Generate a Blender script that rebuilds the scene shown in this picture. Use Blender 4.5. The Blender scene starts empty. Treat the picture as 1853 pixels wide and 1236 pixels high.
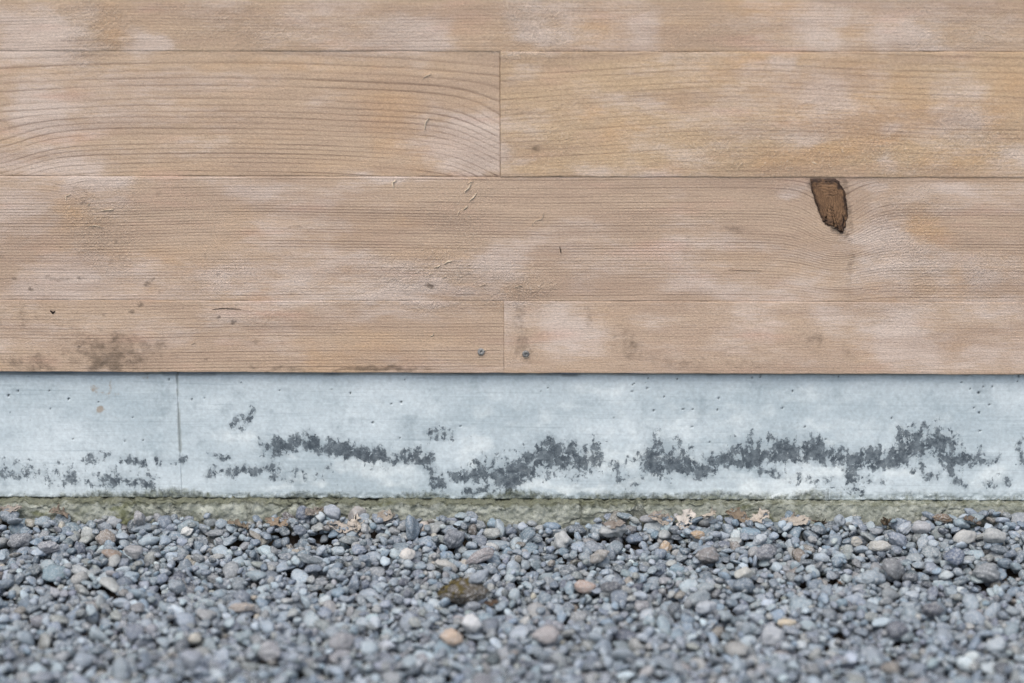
import bpy, math, random
import numpy as np
from mathutils import Matrix, Vector

random.seed(7)
rng = np.random.default_rng(7)
SC = bpy.context.scene
COL = SC.collection

# ------------------------------------------------------------------ camera
PW, PH = 1853.0, 1236.0                   # size of the photograph, used as a wall ruler
LENS, DIST, PITCH, YAW, ROLL = 85.0, 3.5, math.radians(17.0), math.radians(0.9), math.radians(-0.11)
ZC = 0.28                                 # height on the wall that the camera aims at
tgt = Vector((0, 0, ZC))
dirv = Vector((math.sin(YAW)*math.cos(PITCH), -math.cos(YAW)*math.cos(PITCH), math.sin(PITCH)))
cam_loc = tgt + dirv*DIST
q = (tgt-cam_loc).to_track_quat('-Z', 'Y')
cam_mat = Matrix.Translation(cam_loc) @ q.to_matrix().to_4x4() @ Matrix.Rotation(ROLL, 4, 'Z')
cd = bpy.data.cameras.new('camera')
cam = bpy.data.objects.new('camera', cd)
COL.objects.link(cam)
cam.matrix_world = cam_mat
cd.lens, cd.sensor_width, cd.clip_end, cd.clip_start = LENS, 36.0, 500.0, 0.05
cd.dof.use_dof = True
cd.dof.focus_distance = DIST + 0.02
cd.dof.aperture_fstop = 1.4
SC.camera = cam

# ------------------------------------------------------------------ sky and sun (overcast)
SUN_EL, SUN_AZ = math.radians(58), math.radians(200)    # azimuth measured from +Y, clockwise
world = bpy.data.worlds.new('World')
SC.world = world
world.use_nodes = True
wn = world.node_tree
wn.nodes.clear()
sky = wn.nodes.new('ShaderNodeTexSky')
sky.sky_type = 'NISHITA'
sky.sun_disc = False
sky.sun_elevation, sky.sun_rotation = SUN_EL, SUN_AZ
sky.air_density, sky.dust_density, sky.ozone_density = 1.0, 4.0, 1.0
bg = wn.nodes.new('ShaderNodeBackground')
bg.inputs['Strength'].default_value = 0.15
wo = wn.nodes.new('ShaderNodeOutputWorld')
wn.links.new(sky.outputs[0], bg.inputs[0])
wn.links.new(bg.outputs[0], wo.inputs[0])
sd = bpy.data.lights.new('sun', 'SUN')
sd.energy, sd.angle, sd.color = 1.5, math.radians(50), (1.0, 0.96, 0.9)
sun = bpy.data.objects.new('sun', sd)
COL.objects.link(sun)
sv = Vector((math.sin(SUN_AZ)*math.cos(SUN_EL), math.cos(SUN_AZ)*math.cos(SUN_EL), math.sin(SUN_EL)))
sun.rotation_euler = sv.to_track_quat('Z', 'Y').to_euler()
SC.view_settings.view_transform = 'Standard'
SC.view_settings.look = 'None'
SC.view_settings.exposure = 0.44
SC.view_settings.gamma = 1.0
SC.cycles.use_denoising = True
SC.cycles.denoising_input_passes = 'RGB_ALBEDO_NORMAL'
SC.cycles.denoising_prefilter = 'NONE'

# ------------------------------------------------------------------ helpers
CI = np.array(cam_mat.inverted())
CM = np.array(cam_mat)
FPX = LENS/36.0*PW

def project(P):
    """world points (n,3) -> pixel x, pixel y, depth"""
    c = P @ CI[:3, :3].T + CI[:3, 3]
    d = -c[:, 2]
    return PW/2 + FPX*c[:, 0]/d, PH/2 - FPX*c[:, 1]/d, d

def ray(px, py):
    v = CM[:3, :3] @ np.array([(px-PW/2)/FPX, -(py-PH/2)/FPX, -1.0])
    return CM[:3, 3].copy(), v

def wall_at(px, py, y=0.0):
    o, v = ray(px, py)
    p = o + v*((y-o[1])/v[1])
    return float(p[0]), float(p[2])

def ground_at(px, py, z=0.0):
    o, v = ray(px, py)
    p = o + v*((z-o[2])/v[2])
    return float(p[0]), float(p[1])

def sm(t):
    t = np.clip(t, 0, 1)
    return t*t*(3-2*t)

_perm = np.random.default_rng(3).random((256, 256))
def vnoise(x, y, seed=0):
    x = np.asarray(x, float) + seed*17.13
    y = np.asarray(y, float) + seed*31.7
    xi, yi = np.floor(x).astype(int), np.floor(y).astype(int)
    fx, fy = x-xi, y-yi
    fx, fy = fx*fx*(3-2*fx), fy*fy*(3-2*fy)
    a, b = xi & 255, yi & 255
    a1, b1 = (xi+1) & 255, (yi+1) & 255
    return (_perm[a, b]*(1-fx)+_perm[a1, b]*fx)*(1-fy) + (_perm[a, b1]*(1-fx)+_perm[a1, b1]*fx)*fy

def fbm(x, y, seed=0, octv=4):
    s, a, t = 0, 1.0, 0
    for k in range(octv):
        s = s + a*vnoise(x*2**k, y*2**k, seed+k*5)
        t += a
        a *= .5
    return s/t

def lin(r, g, b):
    f = lambda c: (c/255/12.92) if c/255 <= .04045 else ((c/255+.055)/1.055)**2.4
    return (f(r), f(g), f(b), 1.0)

def mesh_np(name, V, F, attrs=None, vecs=None, smooth=True):
    """V (n,3), F (m,k) with k = 3 or 4"""
    me = bpy.data.meshes.new(name)
    V = np.ascontiguousarray(V, dtype=np.float32)
    F = np.ascontiguousarray(F, dtype=np.int32)
    k = F.shape[1]
    me.vertices.add(len(V))
    me.vertices.foreach_set('co', V.ravel())
    me.loops.add(F.size)
    me.loops.foreach_set('vertex_index', F.ravel())
    me.polygons.add(len(F))
    me.polygons.foreach_set('loop_start', np.arange(0, F.size, k, dtype=np.int32))
    me.polygons.foreach_set('use_smooth', np.full(len(F), smooth))
    for n, a in (attrs or {}).items():
        me.attributes.new(n, 'FLOAT', 'POINT').data.foreach_set('value', np.ascontiguousarray(a, dtype=np.float32))
    for n, a in (vecs or {}).items():
        me.attributes.new(n, 'FLOAT_VECTOR', 'POINT').data.foreach_set('vector', np.ascontiguousarray(a, dtype=np.float32).ravel())
    me.update(calc_edges=True)
    return me

def link(name, me, mat=None, parent=None, loc=None):
    o = bpy.data.objects.new(name, me)
    if mat:
        me.materials.clear()
        me.materials.append(mat)
    if loc is not None:
        o.location = loc
    COL.objects.link(o)
    if parent:
        o.parent = parent
    return o

def empty(name, loc):
    o = bpy.data.objects.new(name, None)
    o.location = loc
    o.empty_display_size = .05
    COL.objects.link(o)
    return o

def tag(o, label=None, cat=None, group=None, kind=None):
    for k, v in (('label', label), ('category', cat), ('group', group), ('kind', kind)):
        if v:
            o[k] = v
    return o

class NT:
    """small node builder: sockets or numbers in, socket out"""
    def __init__(self, name):
        self.m = bpy.data.materials.new(name)
        self.m.use_nodes = True
        self.t = self.m.node_tree
        self.t.nodes.clear()
        self.out = self.t.nodes.new('ShaderNodeOutputMaterial')
        self.b = self.t.nodes.new('ShaderNodeBsdfPrincipled')
        self.t.links.new(self.b.outputs[0], self.out.inputs[0])
        self.pos = self.t.nodes.new('ShaderNodeNewGeometry').outputs['Position']
    def put(self, sock, v):
        if hasattr(v, 'is_linked'):
            self.t.links.new(v, sock)
        else:
            sock.default_value = v
    def attr(self, n, vec=False):
        a = self.t.nodes.new('ShaderNodeAttribute')
        a.attribute_name = n
        return a.outputs['Vector' if vec else 'Fac']
    def math(self, op, a, b=0.0, c=None, clamp=False):
        n = self.t.nodes.new('ShaderNodeMath')
        n.operation, n.use_clamp = op, clamp
        self.put(n.inputs[0], a)
        self.put(n.inputs[1], b)
        if c is not None:
            self.put(n.inputs[2], c)
        return n.outputs[0]
    def vadd(self, v, f):
        n = self.t.nodes.new('ShaderNodeVectorMath')
        n.operation = 'ADD'
        self.put(n.inputs[0], v)
        self.put(n.inputs[1], f)
        return n.outputs[0]
    def add(self, a, b): return self.math('ADD', a, b)
    def mul(self, a, b): return self.math('MULTIPLY', a, b)
    def sub(self, a, b): return self.math('SUBTRACT', a, b)
    def step(self, v, a, b, lo=0.0, hi=1.0):
        n = self.t.nodes.new('ShaderNodeMapRange')
        n.interpolation_type = 'SMOOTHSTEP'
        for i, x in enumerate((v, a, b, lo, hi)):
            self.put(n.inputs[i], x)
        return n.outputs[0]
    def scale(self, v, s):
        n = self.t.nodes.new('ShaderNodeMapping')
        self.put(n.inputs['Vector'], v)
        n.inputs['Scale'].default_value = s
        return n.outputs[0]
    def noise(self, vec, sc, det=4.0, rough=.5, dist=0.0):
        n = self.t.nodes.new('ShaderNodeTexNoise')
        self.put(n.inputs['Vector'], vec)
        for k, v in (('Scale', sc), ('Detail', det), ('Roughness', rough), ('Distortion', dist)):
            self.put(n.inputs[k], v)
        return n.outputs[0]
    def voro(self, vec, sc, feat='F1'):
        n = self.t.nodes.new('ShaderNodeTexVoronoi')
        n.feature = feat
        self.put(n.inputs['Vector'], vec)
        self.put(n.inputs['Scale'], sc)
        return n
    def white1(self, w):
        n = self.t.nodes.new('ShaderNodeTexWhiteNoise')
        n.noise_dimensions = '1D'
        self.put(n.inputs['W'], w)
        return n.outputs['Value']
    def mix(self, f, a, b, mode='MIX'):
        n = self.t.nodes.new('ShaderNodeMix')
        n.data_type, n.blend_type = 'RGBA', mode
        n.clamp_factor = True
        self.put(n.inputs[0], f)
        self.put(n.inputs[6], a)
        self.put(n.inputs[7], b)
        return n.outputs[2]
    def grey(self, v):
        n = self.t.nodes.new('ShaderNodeCombineColor')
        for i in range(3):
            self.put(n.inputs[i], v)
        return n.outputs[0]
    def bump(self, h, dist, strength=1.0, normal=None):
        n = self.t.nodes.new('ShaderNodeBump')
        n.inputs['Strength'].default_value = strength
        n.inputs['Distance'].default_value = dist
        self.put(n.inputs['Height'], h)
        if normal is not None:
            self.put(n.inputs['Normal'], normal)
        return n.outputs[0]
    def done(self, col, rough=.8, spec=.25, normal=None):
        self.put(self.b.inputs['Base Color'], col)
        self.put(self.b.inputs['Roughness'], rough)
        self.put(self.b.inputs['Specular IOR Level'], spec)
        if normal is not None:
            self.put(self.b.inputs['Normal'], normal)
        return self.m

# ------------------------------------------------------------------ materials
def wood_material():
    n = NT('weathered_fir')
    p = n.pos
    g, pale, orange = n.attr('g'), n.attr('pale'), n.attr('orange')
    stain, fuzz, amp, tone = n.attr('stain'), n.attr('fuzz'), n.attr('amp'), n.attr('tone')
    # growth rings: g counts rings, one dark late-wood line in each
    ph = n.add(g, n.mul(n.sub(n.noise(n.scale(p, (2.5, 2.5, 40)), 1.0, 3.0), .5), .55))
    ph = n.add(ph, n.mul(n.sub(n.noise(n.scale(p, (90, 90, 300)), 1.0, 2.0), .5), .16))
    fr = n.math('FRACT', ph)
    ring = n.white1(n.math('FLOOR', ph))
    line = n.mul(n.step(fr, .6, .92), n.step(fr, .94, 1.0, 1.0, 0.0))
    along = n.step(n.noise(n.scale(p, (4, 4, 60)), 1.0, 4.0, .6), .3, .65, .25, 1.0)
    line = n.mul(n.mul(line, n.add(.35, n.mul(ring, .65))), along)
    line = n.mul(line, amp)
    fib = n.noise(n.scale(p, (14, 14, 900)), 1.0, 3.0, .6)          # fibres along the board
    fine = n.noise(n.scale(p, (260, 260, 420)), 1.0, 3.0, .6)       # sawn nap
    # slanting saw fuzz
    fz = n.noise(n.scale(p, (460, 460, 340)), 1.0, 2.0, .55, .8)
    e1 = n.sub(n.noise(n.scale(p, (22, 22, 40)), 1.0, 5.0, .6), .5)
    e1 = n.add(e1, n.mul(n.sub(n.noise(n.scale(p, (36, 36, 380)), 1.0, 4.0, .65), .5), 1.1))
    pale_m = n.step(n.add(pale, n.mul(e1, .9)), .06, .86)
    e2 = n.sub(n.noise(n.scale(p, (16, 1, 45)), 1.0, 5.0, .6), .5)
    or_m = n.step(n.add(orange, n.mul(e2, .7)), .15, 1.0)
    base = n.mix(tone, lin(177, 157, 139), lin(181, 158, 130))
    base = n.mix(n.mul(or_m, .6), base, lin(188, 154, 116))
    base = n.mix(n.mul(pale_m, .58), base, lin(205, 193, 185))
    broad = n.noise(n.scale(p, (3.5, 3.5, 24)), 1.0, 5.0, .62)
    base = n.mix(n.step(broad, .38, .68, 0, .5), base, lin(154, 132, 116))
    pink = n.step(n.noise(n.scale(p, (7, 3, 30)), 1.0, 4.0), .55, .75, 0, .35)
    base = n.mix(pink, base, lin(190, 155, 138))
    grit = n.noise(n.scale(p, (520, 520, 700)), 1.0, 2.0, .6)
    k = n.add(.04, n.add(n.add(n.mul(fib, .78), n.mul(fine, .6)), n.mul(grit, .66)))
    base = n.mix(1.0, base, n.grey(k), 'MULTIPLY')
    base = n.mix(n.mul(line, .85), base, lin(90, 69, 54))
    fleck = n.mul(n.step(fz, .58, .75), n.add(.1, n.mul(fuzz, .75)))
    base = n.mix(n.mul(fleck, .7), base, lin(226, 212, 194))
    e3 = n.sub(n.noise(n.scale(p, (60, 60, 75)), 1.0, 6.0, .65), .5)
    st = n.step(n.add(stain, n.mul(e3, 1.6)), .3, .95)
    base = n.mix(n.mul(st, .7), base, lin(88, 76, 64))
    dots = n.voro(n.vadd(n.scale(p, (1, 1, 1.25)), n.mul(n.noise(p, 160, 4.0), .016)), 58)
    dm = n.mul(n.step(dots.outputs['Distance'], .12, .38, 1.0, 0.0), n.step(n.white1(dots.outputs['Color']), .70, .92))
    base = n.mix(n.mul(dm, n.mul(n.math('MINIMUM', n.attr('spots'), 1.0), .62)), base, lin(72, 64, 56))
    hgt = n.add(n.mul(fib, .25), n.sub(n.mul(fine, .35), n.mul(line, .35)))
    hgt = n.add(hgt, n.mul(fz, n.add(.2, n.mul(fuzz, 1.7))))
    return n.done(base, .82, .2, n.bump(n.add(hgt, n.mul(grit, .4)), .0017, .9))

def knot_material():
    n = NT('dark_knot_wood')
    k, edge = n.attr('k'), n.attr('edge')
    p = n.pos
    ph = n.add(n.mul(k, 8.0), n.mul(n.sub(n.noise(p, 110, 4.0, .65), .5), 2.0))
    fr = n.math('FRACT', ph)
    line = n.mul(n.step(fr, .3, .8), n.step(fr, .86, 1.0, 1.0, .0))
    b = n.mix(n.noise(p, 130, 4.0), lin(96, 72, 52), lin(146, 114, 84))
    b = n.mix(n.step(n.noise(n.scale(p, (90, 90, 22)), 1.0, 4.0), .5, .7, 0, .5), b, lin(72, 52, 40))
    b = n.mix(n.mul(line, .42), b, lin(58, 42, 33))
    b = n.mix(n.step(n.add(edge, n.mul(n.sub(n.noise(p, 120, 5.0, .7), .5), 1.3)), .66, 1.0, 0, .9), b, lin(44, 33, 29))
    return n.done(b, .7, .3, n.bump(n.add(line, n.noise(p, 300, 3)), .0007, .7))

def concrete_material():
    n = NT('stained_concrete')
    p = n.pos
    dark, green, rust = n.attr('dark'), n.attr('green'), n.attr('rust')
    pit, white, seam = n.attr('pit'), n.attr('white'), n.attr('seam')
    big = n.noise(n.scale(p, (4, 4, 9)), 1.0, 5.0, .6)
    b = n.mix(n.step(big, .3, .7), lin(168, 182, 188), lin(200, 211, 215))
    streak = n.noise(n.scale(p, (5, 5, 260)), 1.0, 4.0, .6)
    b = n.mix(n.step(streak, .55, .75, 0, .4), b, lin(202, 215, 218))
    b = n.mix(n.step(streak, .45, .28, 0, .35), b, lin(126, 142, 150))
    cloud = n.noise(n.scale(p, (24, 24, 20)), 1.0, 7.0, .68)
    b = n.mix(n.step(cloud, .52, .72, 0, .4), b, lin(118, 134, 142))
    wh = n.step(n.add(white, n.mul(n.sub(n.noise(p, 26, 6.0, .65), .5), 1.2)), .3, .9)
    b = n.mix(n.mul(wh, .62), b, lin(222, 230, 230))
    mott = n.noise(p, 190, 4.0, .65)
    b = n.mix(1.0, b, n.grey(n.add(.7, n.mul(mott, .6))), 'MULTIPLY')
    e = n.sub(n.noise(n.scale(p, (62, 62, 52)), 1.0, 9.0, .74, .3), .5)
    e = n.add(e, n.mul(n.sub(n.noise(n.scale(p, (130, 130, 24)), 1.0, 4.0, .6), .5), .45))
    e = n.add(e, n.mul(n.sub(n.noise(n.scale(p, (300, 300, 260)), 1.0, 3.0, .65), .5), .3))
    halo = n.step(n.add(dark, n.mul(e, 1.1)), .10, .8)
    b = n.mix(n.mul(halo, .42), b, lin(116, 130, 138))
    spk = n.step(n.add(n.mul(green, .25), n.add(n.mul(dark, .3), n.mul(e, 2.0))), .42, .62, 0, .45)
    b = n.mix(spk, b, lin(96, 108, 114))
    e4 = n.add(n.mul(e, 1.9), n.mul(n.sub(n.noise(n.scale(p, (105, 105, 85)), 1.0, 5.0, .68, .4), .5), 2.9))
    e4 = n.add(e4, n.mul(n.sub(n.noise(n.scale(p, (120, 120, 20)), 1.0, 3.0, .6), .5), .4))
    dm = n.step(n.add(n.mul(dark, 1.05), n.mul(n.mul(e4, .9), n.step(dark, .05, .4, .4, 1.15))), .49, .78)
    core = n.step(n.add(dark, n.mul(e, 1.2)), .45, .85)
    b = n.mix(n.mul(dm, n.step(n.noise(p, 75, 5.0, .7), .36, .62, .66, .95)), b, n.mix(n.add(n.mul(n.step(n.noise(p, 170, 6.0, .75), .4, .66), .75), n.mul(core, -.35)), lin(62, 71, 79), lin(130, 142, 148)))
    gm = n.step(n.add(green, n.mul(e, 1.3)), .45, 1.05)
    mossc = n.mix(n.step(n.noise(p, 150, 5.0, .7), .4, .65), lin(58, 63, 52), lin(122, 127, 108))
    b = n.mix(n.mul(gm, .84), b, mossc)
    rm = n.step(n.add(rust, n.mul(e, 1.3)), .45, .8)
    b = n.mix(n.mul(rm, .6), b, lin(142, 116, 82))
    b = n.mix(n.mul(n.step(n.add(seam, n.mul(e, .6)), .35, .9), .5), b, lin(104, 108, 100))
    b = n.mix(n.mul(pit, .85), b, lin(52, 56, 58))  # paints dirt and recess shade into pits, and shade into void and slot
    h = n.add(n.mul(mott, .5), n.add(n.mul(cloud, .6), n.add(n.mul(streak, .25), n.mul(dm, -.35))))
    h = n.add(h, n.mul(gm, n.mul(n.noise(p, 110, 6.0, .7), 2.5)))
    return n.done(b, .85, .2, n.bump(h, .0014, .6))

def footing_material():
    n = NT('mossy_footing_concrete')
    p = n.pos
    lip, moss = n.attr('lip'), n.attr('moss')
    a = n.noise(p, 45, 7.0, .65)
    b = n.mix(n.step(a, .35, .65), lin(132, 137, 126), lin(172, 176, 166))
    e = n.sub(n.noise(p, 70, 6.0, .7), .5)
    gm = n.step(n.add(moss, n.mul(e, 1.2)), .35, .8)
    b = n.mix(n.mul(gm, .85), b, n.mix(n.noise(p, 220, 3), lin(78, 83, 56), lin(126, 130, 94)))
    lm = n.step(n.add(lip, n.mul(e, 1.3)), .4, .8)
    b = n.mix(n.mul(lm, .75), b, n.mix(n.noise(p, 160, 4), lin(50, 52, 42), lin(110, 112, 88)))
    ck = n.voro(n.vadd(p, n.mul(e, .02)), 17, 'DISTANCE_TO_EDGE').outputs['Distance']
    cm = n.step(ck, .0, .05, 1.0, .0)
    cm = n.mul(cm, n.step(n.noise(p, 9, 2), .45, .6))
    b = n.mix(n.mul(cm, .5), b, lin(44, 46, 36))
    grit = n.noise(p, 420, 4.0, .7)
    b = n.mix(n.step(n.noise(p, 130, 5.0, .7), .56, .68, 0, .6), b, lin(66, 70, 52))
    b = n.mix(1.0, b, n.grey(n.add(.72, n.mul(grit, .56))), 'MULTIPLY')
    h = n.sub(n.add(grit, n.mul(a, 1.4)), n.mul(cm, 1.5))
    return n.done(b, .9, .15, n.bump(h, .002, .8))

def pebble_material():
    n = NT('river_pebble')
    c, q, v = n.attr('pcol', True), n.attr('pco', True), n.attr('pvar')
    mott = n.noise(q, 1.6, 5.0, .65)
    fine = n.noise(q, 9.0, 4.0, .7)
    b = n.mix(1.0, c, n.grey(n.add(.28, n.add(n.mul(mott, .75), n.mul(fine, .62)))), 'MULTIPLY')
    # banded stones and pale veins
    w = n.math('SINE', n.mul(n.add(n.noise(q, .9, 2.0), n.mul(n.noise(n.scale(q, (.3, .3, 2.4)), 1.0, 3.0), 1.4)), 22.0))
    band = n.mul(n.step(w, .55, .95), n.step(v, .62, .72))
    b = n.mix(n.mul(band, .32), b, lin(188, 190, 188))
    dk = n.mul(n.step(n.noise(q, 4.0, 5.0, .7), .52, .66), n.step(v, .3, .7, .15, .6))
    b = n.mix(dk, b, n.mix(.55, c, lin(48, 52, 58)))
    dust = n.step(n.noise(q, 2.6, 7.0, .75), .46, .66, 0, .62)
    b = n.mix(dust, b, lin(172, 176, 178))
    dirt = n.step(n.noise(q, 3.4, 5.0, .7), .54, .66, 0, .5)
    b = n.mix(dirt, b, n.mix(.6, c, lin(56, 56, 58)))
    h = n.add(n.mul(mott, .7), n.mul(fine, .3))
    return n.done(b, n.step(fine, .3, .7, .55, .85), .3, n.bump(h, .0012, .55))

def ground_material():
    n = NT('gravel_ground')
    p = n.pos
    vo = n.voro(p, 55)
    r = n.white1(vo.outputs['Color'])
    b = n.mix(r, lin(74, 78, 84), lin(142, 147, 153))
    b = n.mix(n.step(vo.outputs['Distance'], .3, .75, 0, .9), b, lin(40, 38, 35))
    # the strip of bare damp soil that carries the pebbles
    return n.done(b, .85, .2, n.bump(n.sub(1.0, vo.outputs['Distance']), .012, 1.0))

def soil_material():
    n = NT('damp_soil')
    a = n.noise(n.pos, 60, 6.0, .7)
    return n.done(n.mix(a, lin(38, 34, 31), lin(84, 76, 68)), .95, .1, n.bump(a, .004, .8))

def plain(name, c1, c2, sc=60, rough=.7, spec=.3, metal=0.0, bump=.0004):
    n = NT(name)
    a = n.noise(n.pos, sc, 5.0, .65)
    m = n.done(n.mix(n.step(a, .35, .65), c1, c2), rough, spec, n.bump(a, bump, .7))
    n.b.inputs['Metallic'].default_value = metal
    return m

def leaf_material():
    n = NT('dry_leaf')
    c, u = n.attr('pcol', True), n.attr('vein')
    a = n.noise(n.pos, 140, 5.0, .7)
    b = n.mix(1.0, c, n.grey(n.add(.55, n.mul(a, .8))), 'MULTIPLY')
    b = n.mix(n.mul(u, .25), b, lin(104, 92, 80))
    b = n.mix(n.step(n.noise(n.pos, 60, 4), .56, .7, 0, .6), b, lin(84, 74, 63))
    return n.done(b, .8, .2, n.bump(n.add(a, u), .0008, .8))

M_WOOD, M_KNOT, M_CONC, M_FOOT = wood_material(), knot_material(), concrete_material(), footing_material()
M_PEB, M_GROUND, M_SOIL, M_LEAF = pebble_material(), ground_material(), soil_material(), leaf_material()
M_STEEL = plain('dull_galvanised_steel', lin(98, 98, 96), lin(140, 140, 138), 400, .65, .35, .1)
M_BACK = plain('dark_backing', lin(30, 26, 22), lin(46, 40, 34))
M_CHIP = plain('raw_wood_splinter', lin(186, 170, 148), lin(206, 192, 170), 500)
M_MOSS = plain('olive_moss', lin(62, 56, 40), lin(98, 90, 60), 260, .95, .1, 0.0, .003)
M_CRACK = plain('dark_wood_check', lin(28, 20, 16), lin(48, 36, 28), 300)

# ------------------------------------------------------------------ ground sheet
def grid_faces(nu, nv):
    i = np.arange(nu*nv).reshape(nu, nv)
    return np.stack([i[:-1, :-1].ravel(), i[1:, :-1].ravel(), i[1:, 1:].ravel(), i[:-1, 1:].ravel()], 1)

gx_, gy0_ = 1.59, -.97                                        # the bed of modelled pebbles sinks into a shallow tray here
GVS = [(-60, -120, -.016), (60, -120, -.016), (60, 40, -.016), (-60, 40, -.016), (-gx_, gy0_, -.016), (gx_, gy0_, -.016), (gx_, .05, -.016), (-gx_, .05, -.016),
       (-gx_, gy0_, -.09), (gx_, gy0_, -.09), (gx_, .05, -.09), (-gx_, .05, -.09)]
GFS = [(0, 1, 5, 4), (1, 2, 6, 5), (2, 3, 7, 6), (3, 0, 4, 7), (4, 5, 9, 8), (5, 6, 10, 9), (6, 7, 11, 10), (7, 4, 8, 11), (8, 9, 10, 11)]
g_me = mesh_np('ground', np.array(GVS), np.array(GFS), smooth=False)
tag(link('ground', g_me, M_GROUND), 'gravel covered ground stretching away from the wall', kind='structure')

# ------------------------------------------------------------------ timber cladding
PLANK_T = .022
ZR = [wall_at(926, y)[1] for y in (93, 320, 545, 675)]       # board joints: 1|2, 2|3, 3|4, lower edge
TOP = ZR[0] + (ZR[0]-ZR[1])
wall = empty('timber_wall', (0, .011, ZR[3]))
tag(wall, 'weathered tan timber wall of wide horizontal boards above the concrete base', 'wall', kind='thing')

def rects(px, py, lst, warp=9.0, seed=0, broad=0.0):
    """soft worn areas: round falloff, ragged at several scales, over a broad uneven mottle"""
    wx = px + (fbm(px/150, py/110, seed, 2)-.5)*warp*11 + (fbm(px/40, py/24, seed+4, 4)-.5)*warp*6
    wy = py + (fbm(px/150, py/110, seed+9, 2)-.5)*warp*5 + (fbm(px/40, py/24, seed+13, 4)-.5)*warp*3.5
    m = np.zeros_like(px)
    for (x0, y0, x1, y1, s, soft) in lst:
        d = np.abs((wx-(x0+x1)/2)/((x1-x0)*.58))**2.6 + np.abs((wy-(y0+y1)/2)/((y1-y0)*.60))**2.6
        m = np.maximum(m, s*np.exp(-d))
    m = m*(.45+1.1*fbm(px/34, py/13, seed+20, 4))
    if broad:
        m = m*.85 + broad*sm((fbm(px/170, py/60, seed+25, 5)-.40)/.3)
    return np.clip(m, 0, 1.2)

def blobs(px, py, lst, warp=7.0, seed=0):
    wx = px + (fbm(px/30, py/30, seed, 4)-.5)*warp*4
    wy = py + (fbm(px/26, py/30, seed+9, 4)-.5)*warp*3.2
    m = np.zeros_like(px)
    for (x0, y0, x1, y1, s, soft) in lst:
        d = np.abs((wx-(x0+x1)/2)/((x1-x0)*.56))**2.4 + np.abs((wy-(y0+y1)/2)/((y1-y0)*.62))**2.4
        m = np.maximum(m, s*np.exp(-d*.8))
    return m

PALE = [(-40, 12, 148, 97, .95, 14), (228, 62, 312, 97, .95, 10), (335, -30, 470, 60, .45, 40), (460, 10, 640, 92, .55, 40),
        (660, 25, 790, 92, .6, 30), (880, -20, 1000, 60, .6, 30), (905, 40, 1042, 92, .85, 14), (1125, 30, 1185, 92, .65, 16),
        (1468, 30, 1540, 92, .55, 12), (1590, 45, 1712, 92, .8, 20), (1700, 10, 1853, 92, .35, 50),
        (20, 150, 160, 260, .75, 30), (-40, 255, 210, 322, .75, 30), (300, 240, 420, 280, .45, 25), (770, 195, 903, 270, .95, 26),
        (800, 240, 903, 300, .95, 26), (850, 270, 903, 318, .6, 20), (640, 300, 700, 322, .7, 14), (560, 175, 640, 205, .4, 20),
        (930, 100, 1010, 150, .45, 30), (1440, 148, 1512, 196, .75, 12), (1400, 110, 1430, 130, .6, 14), (1680, 130, 1790, 250, .65, 26),
        (1560, 210, 1600, 240, .6, 12), (1420, 230, 1460, 275, .55, 16), (1580, 275, 1640, 312, .65, 16), (1800, 255, 1853, 285, .6, 14),
        (1000, 290, 1200, 320, .5, 20), (920, 300, 970, 320, .5, 14), (1100, 170, 1180, 215, .4, 24),
        (110, 322, 215, 352, .8, 12), (-30, 330, 100, 440, .5, 40), (40, 470, 160, 547, .7, 12), (395, 330, 480, 362, .65, 12),
        (325, 470, 640, 547, .6, 16), (640, 525, 880, 547, .9, 14), (860, 440, 960, 500, .6, 20), (1180, 400, 1260, 460, .35, 24),
        (1420, 326, 1468, 348, .85, 12), (1536, 322, 1612, 345, .85, 14), (1540, 380, 1640, 560, .75, 30), (1260, 420, 1400, 450, .45, 24),
        (1240, 500, 1540, 547, .55, 24), (1700, 335, 1780, 352, .5, 14), (1740, 490, 1853, 530, .5, 20), (1640, 430, 1700, 520, .35, 24),
        (640, 550, 860, 580, .5, 14), (1000, 550, 1110, 640, .6, 24), (1290, 560, 1400, 620, .55, 24), (1575, 547, 1690, 640, .95, 18),
        (1730, 552, 1853, 590, .7, 14), (1480, 550, 1540, 600, .45, 20), (330, 550, 430, 590, .4, 20), (100, 560, 330, 600, .35, 30),
        (1150, 560, 1250, 600, .45, 24), (1720, 590, 1853, 676, .3, 30)]
ORANGE = [(148, 10, 225, 97, .55, 12), (1310, -30, 1475, 60, .6, 26), (1540, -20, 1590, 60, .4, 16), (1030, 20, 1120, 70, .35, 20),
          (440, 110, 660, 130, .45, 16), (640, 180, 745, 285, .6, 24), (760, 260, 830, 315, .5, 16), (180, 120, 300, 140, .3, 20),
          (1040, 190, 1090, 225, .7, 14), (1090, 235, 1170, 275, .7, 16), (1240, 100, 1400, 125, .4, 18), (1400, 150, 1680, 300, .6, 40),
          (1370, 260, 1600, 320, .85, 20), (1600, 110, 1690, 150, .5, 16), (1780, 130, 1853, 250, .5, 18), (1650, 275, 1853, 320, .8, 16),
          (1490, 110, 1680, 150, .4, 20), (920, 195, 950, 220, .6, 12),
          (118, 355, 160, 400, .55, 10), (235, 400, 330, 480, .35, 30), (190, 500, 325, 547, .55, 10), (540, 460, 660, 530, .5, 26),
          (720, 360, 760, 390, .4, 20), (1190, 390, 1260, 450, .35, 30), (1630, 390, 1700, 480, .65, 20), (1560, 430, 1630, 547, .5, 30),
          (1400, 480, 1520, 520, .25, 30), (1680, 545, 1730, 676, .4, 16), (360, 580, 700, 676, .35, 40), (1710, 480, 1740, 520, .5, 12)]
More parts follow.
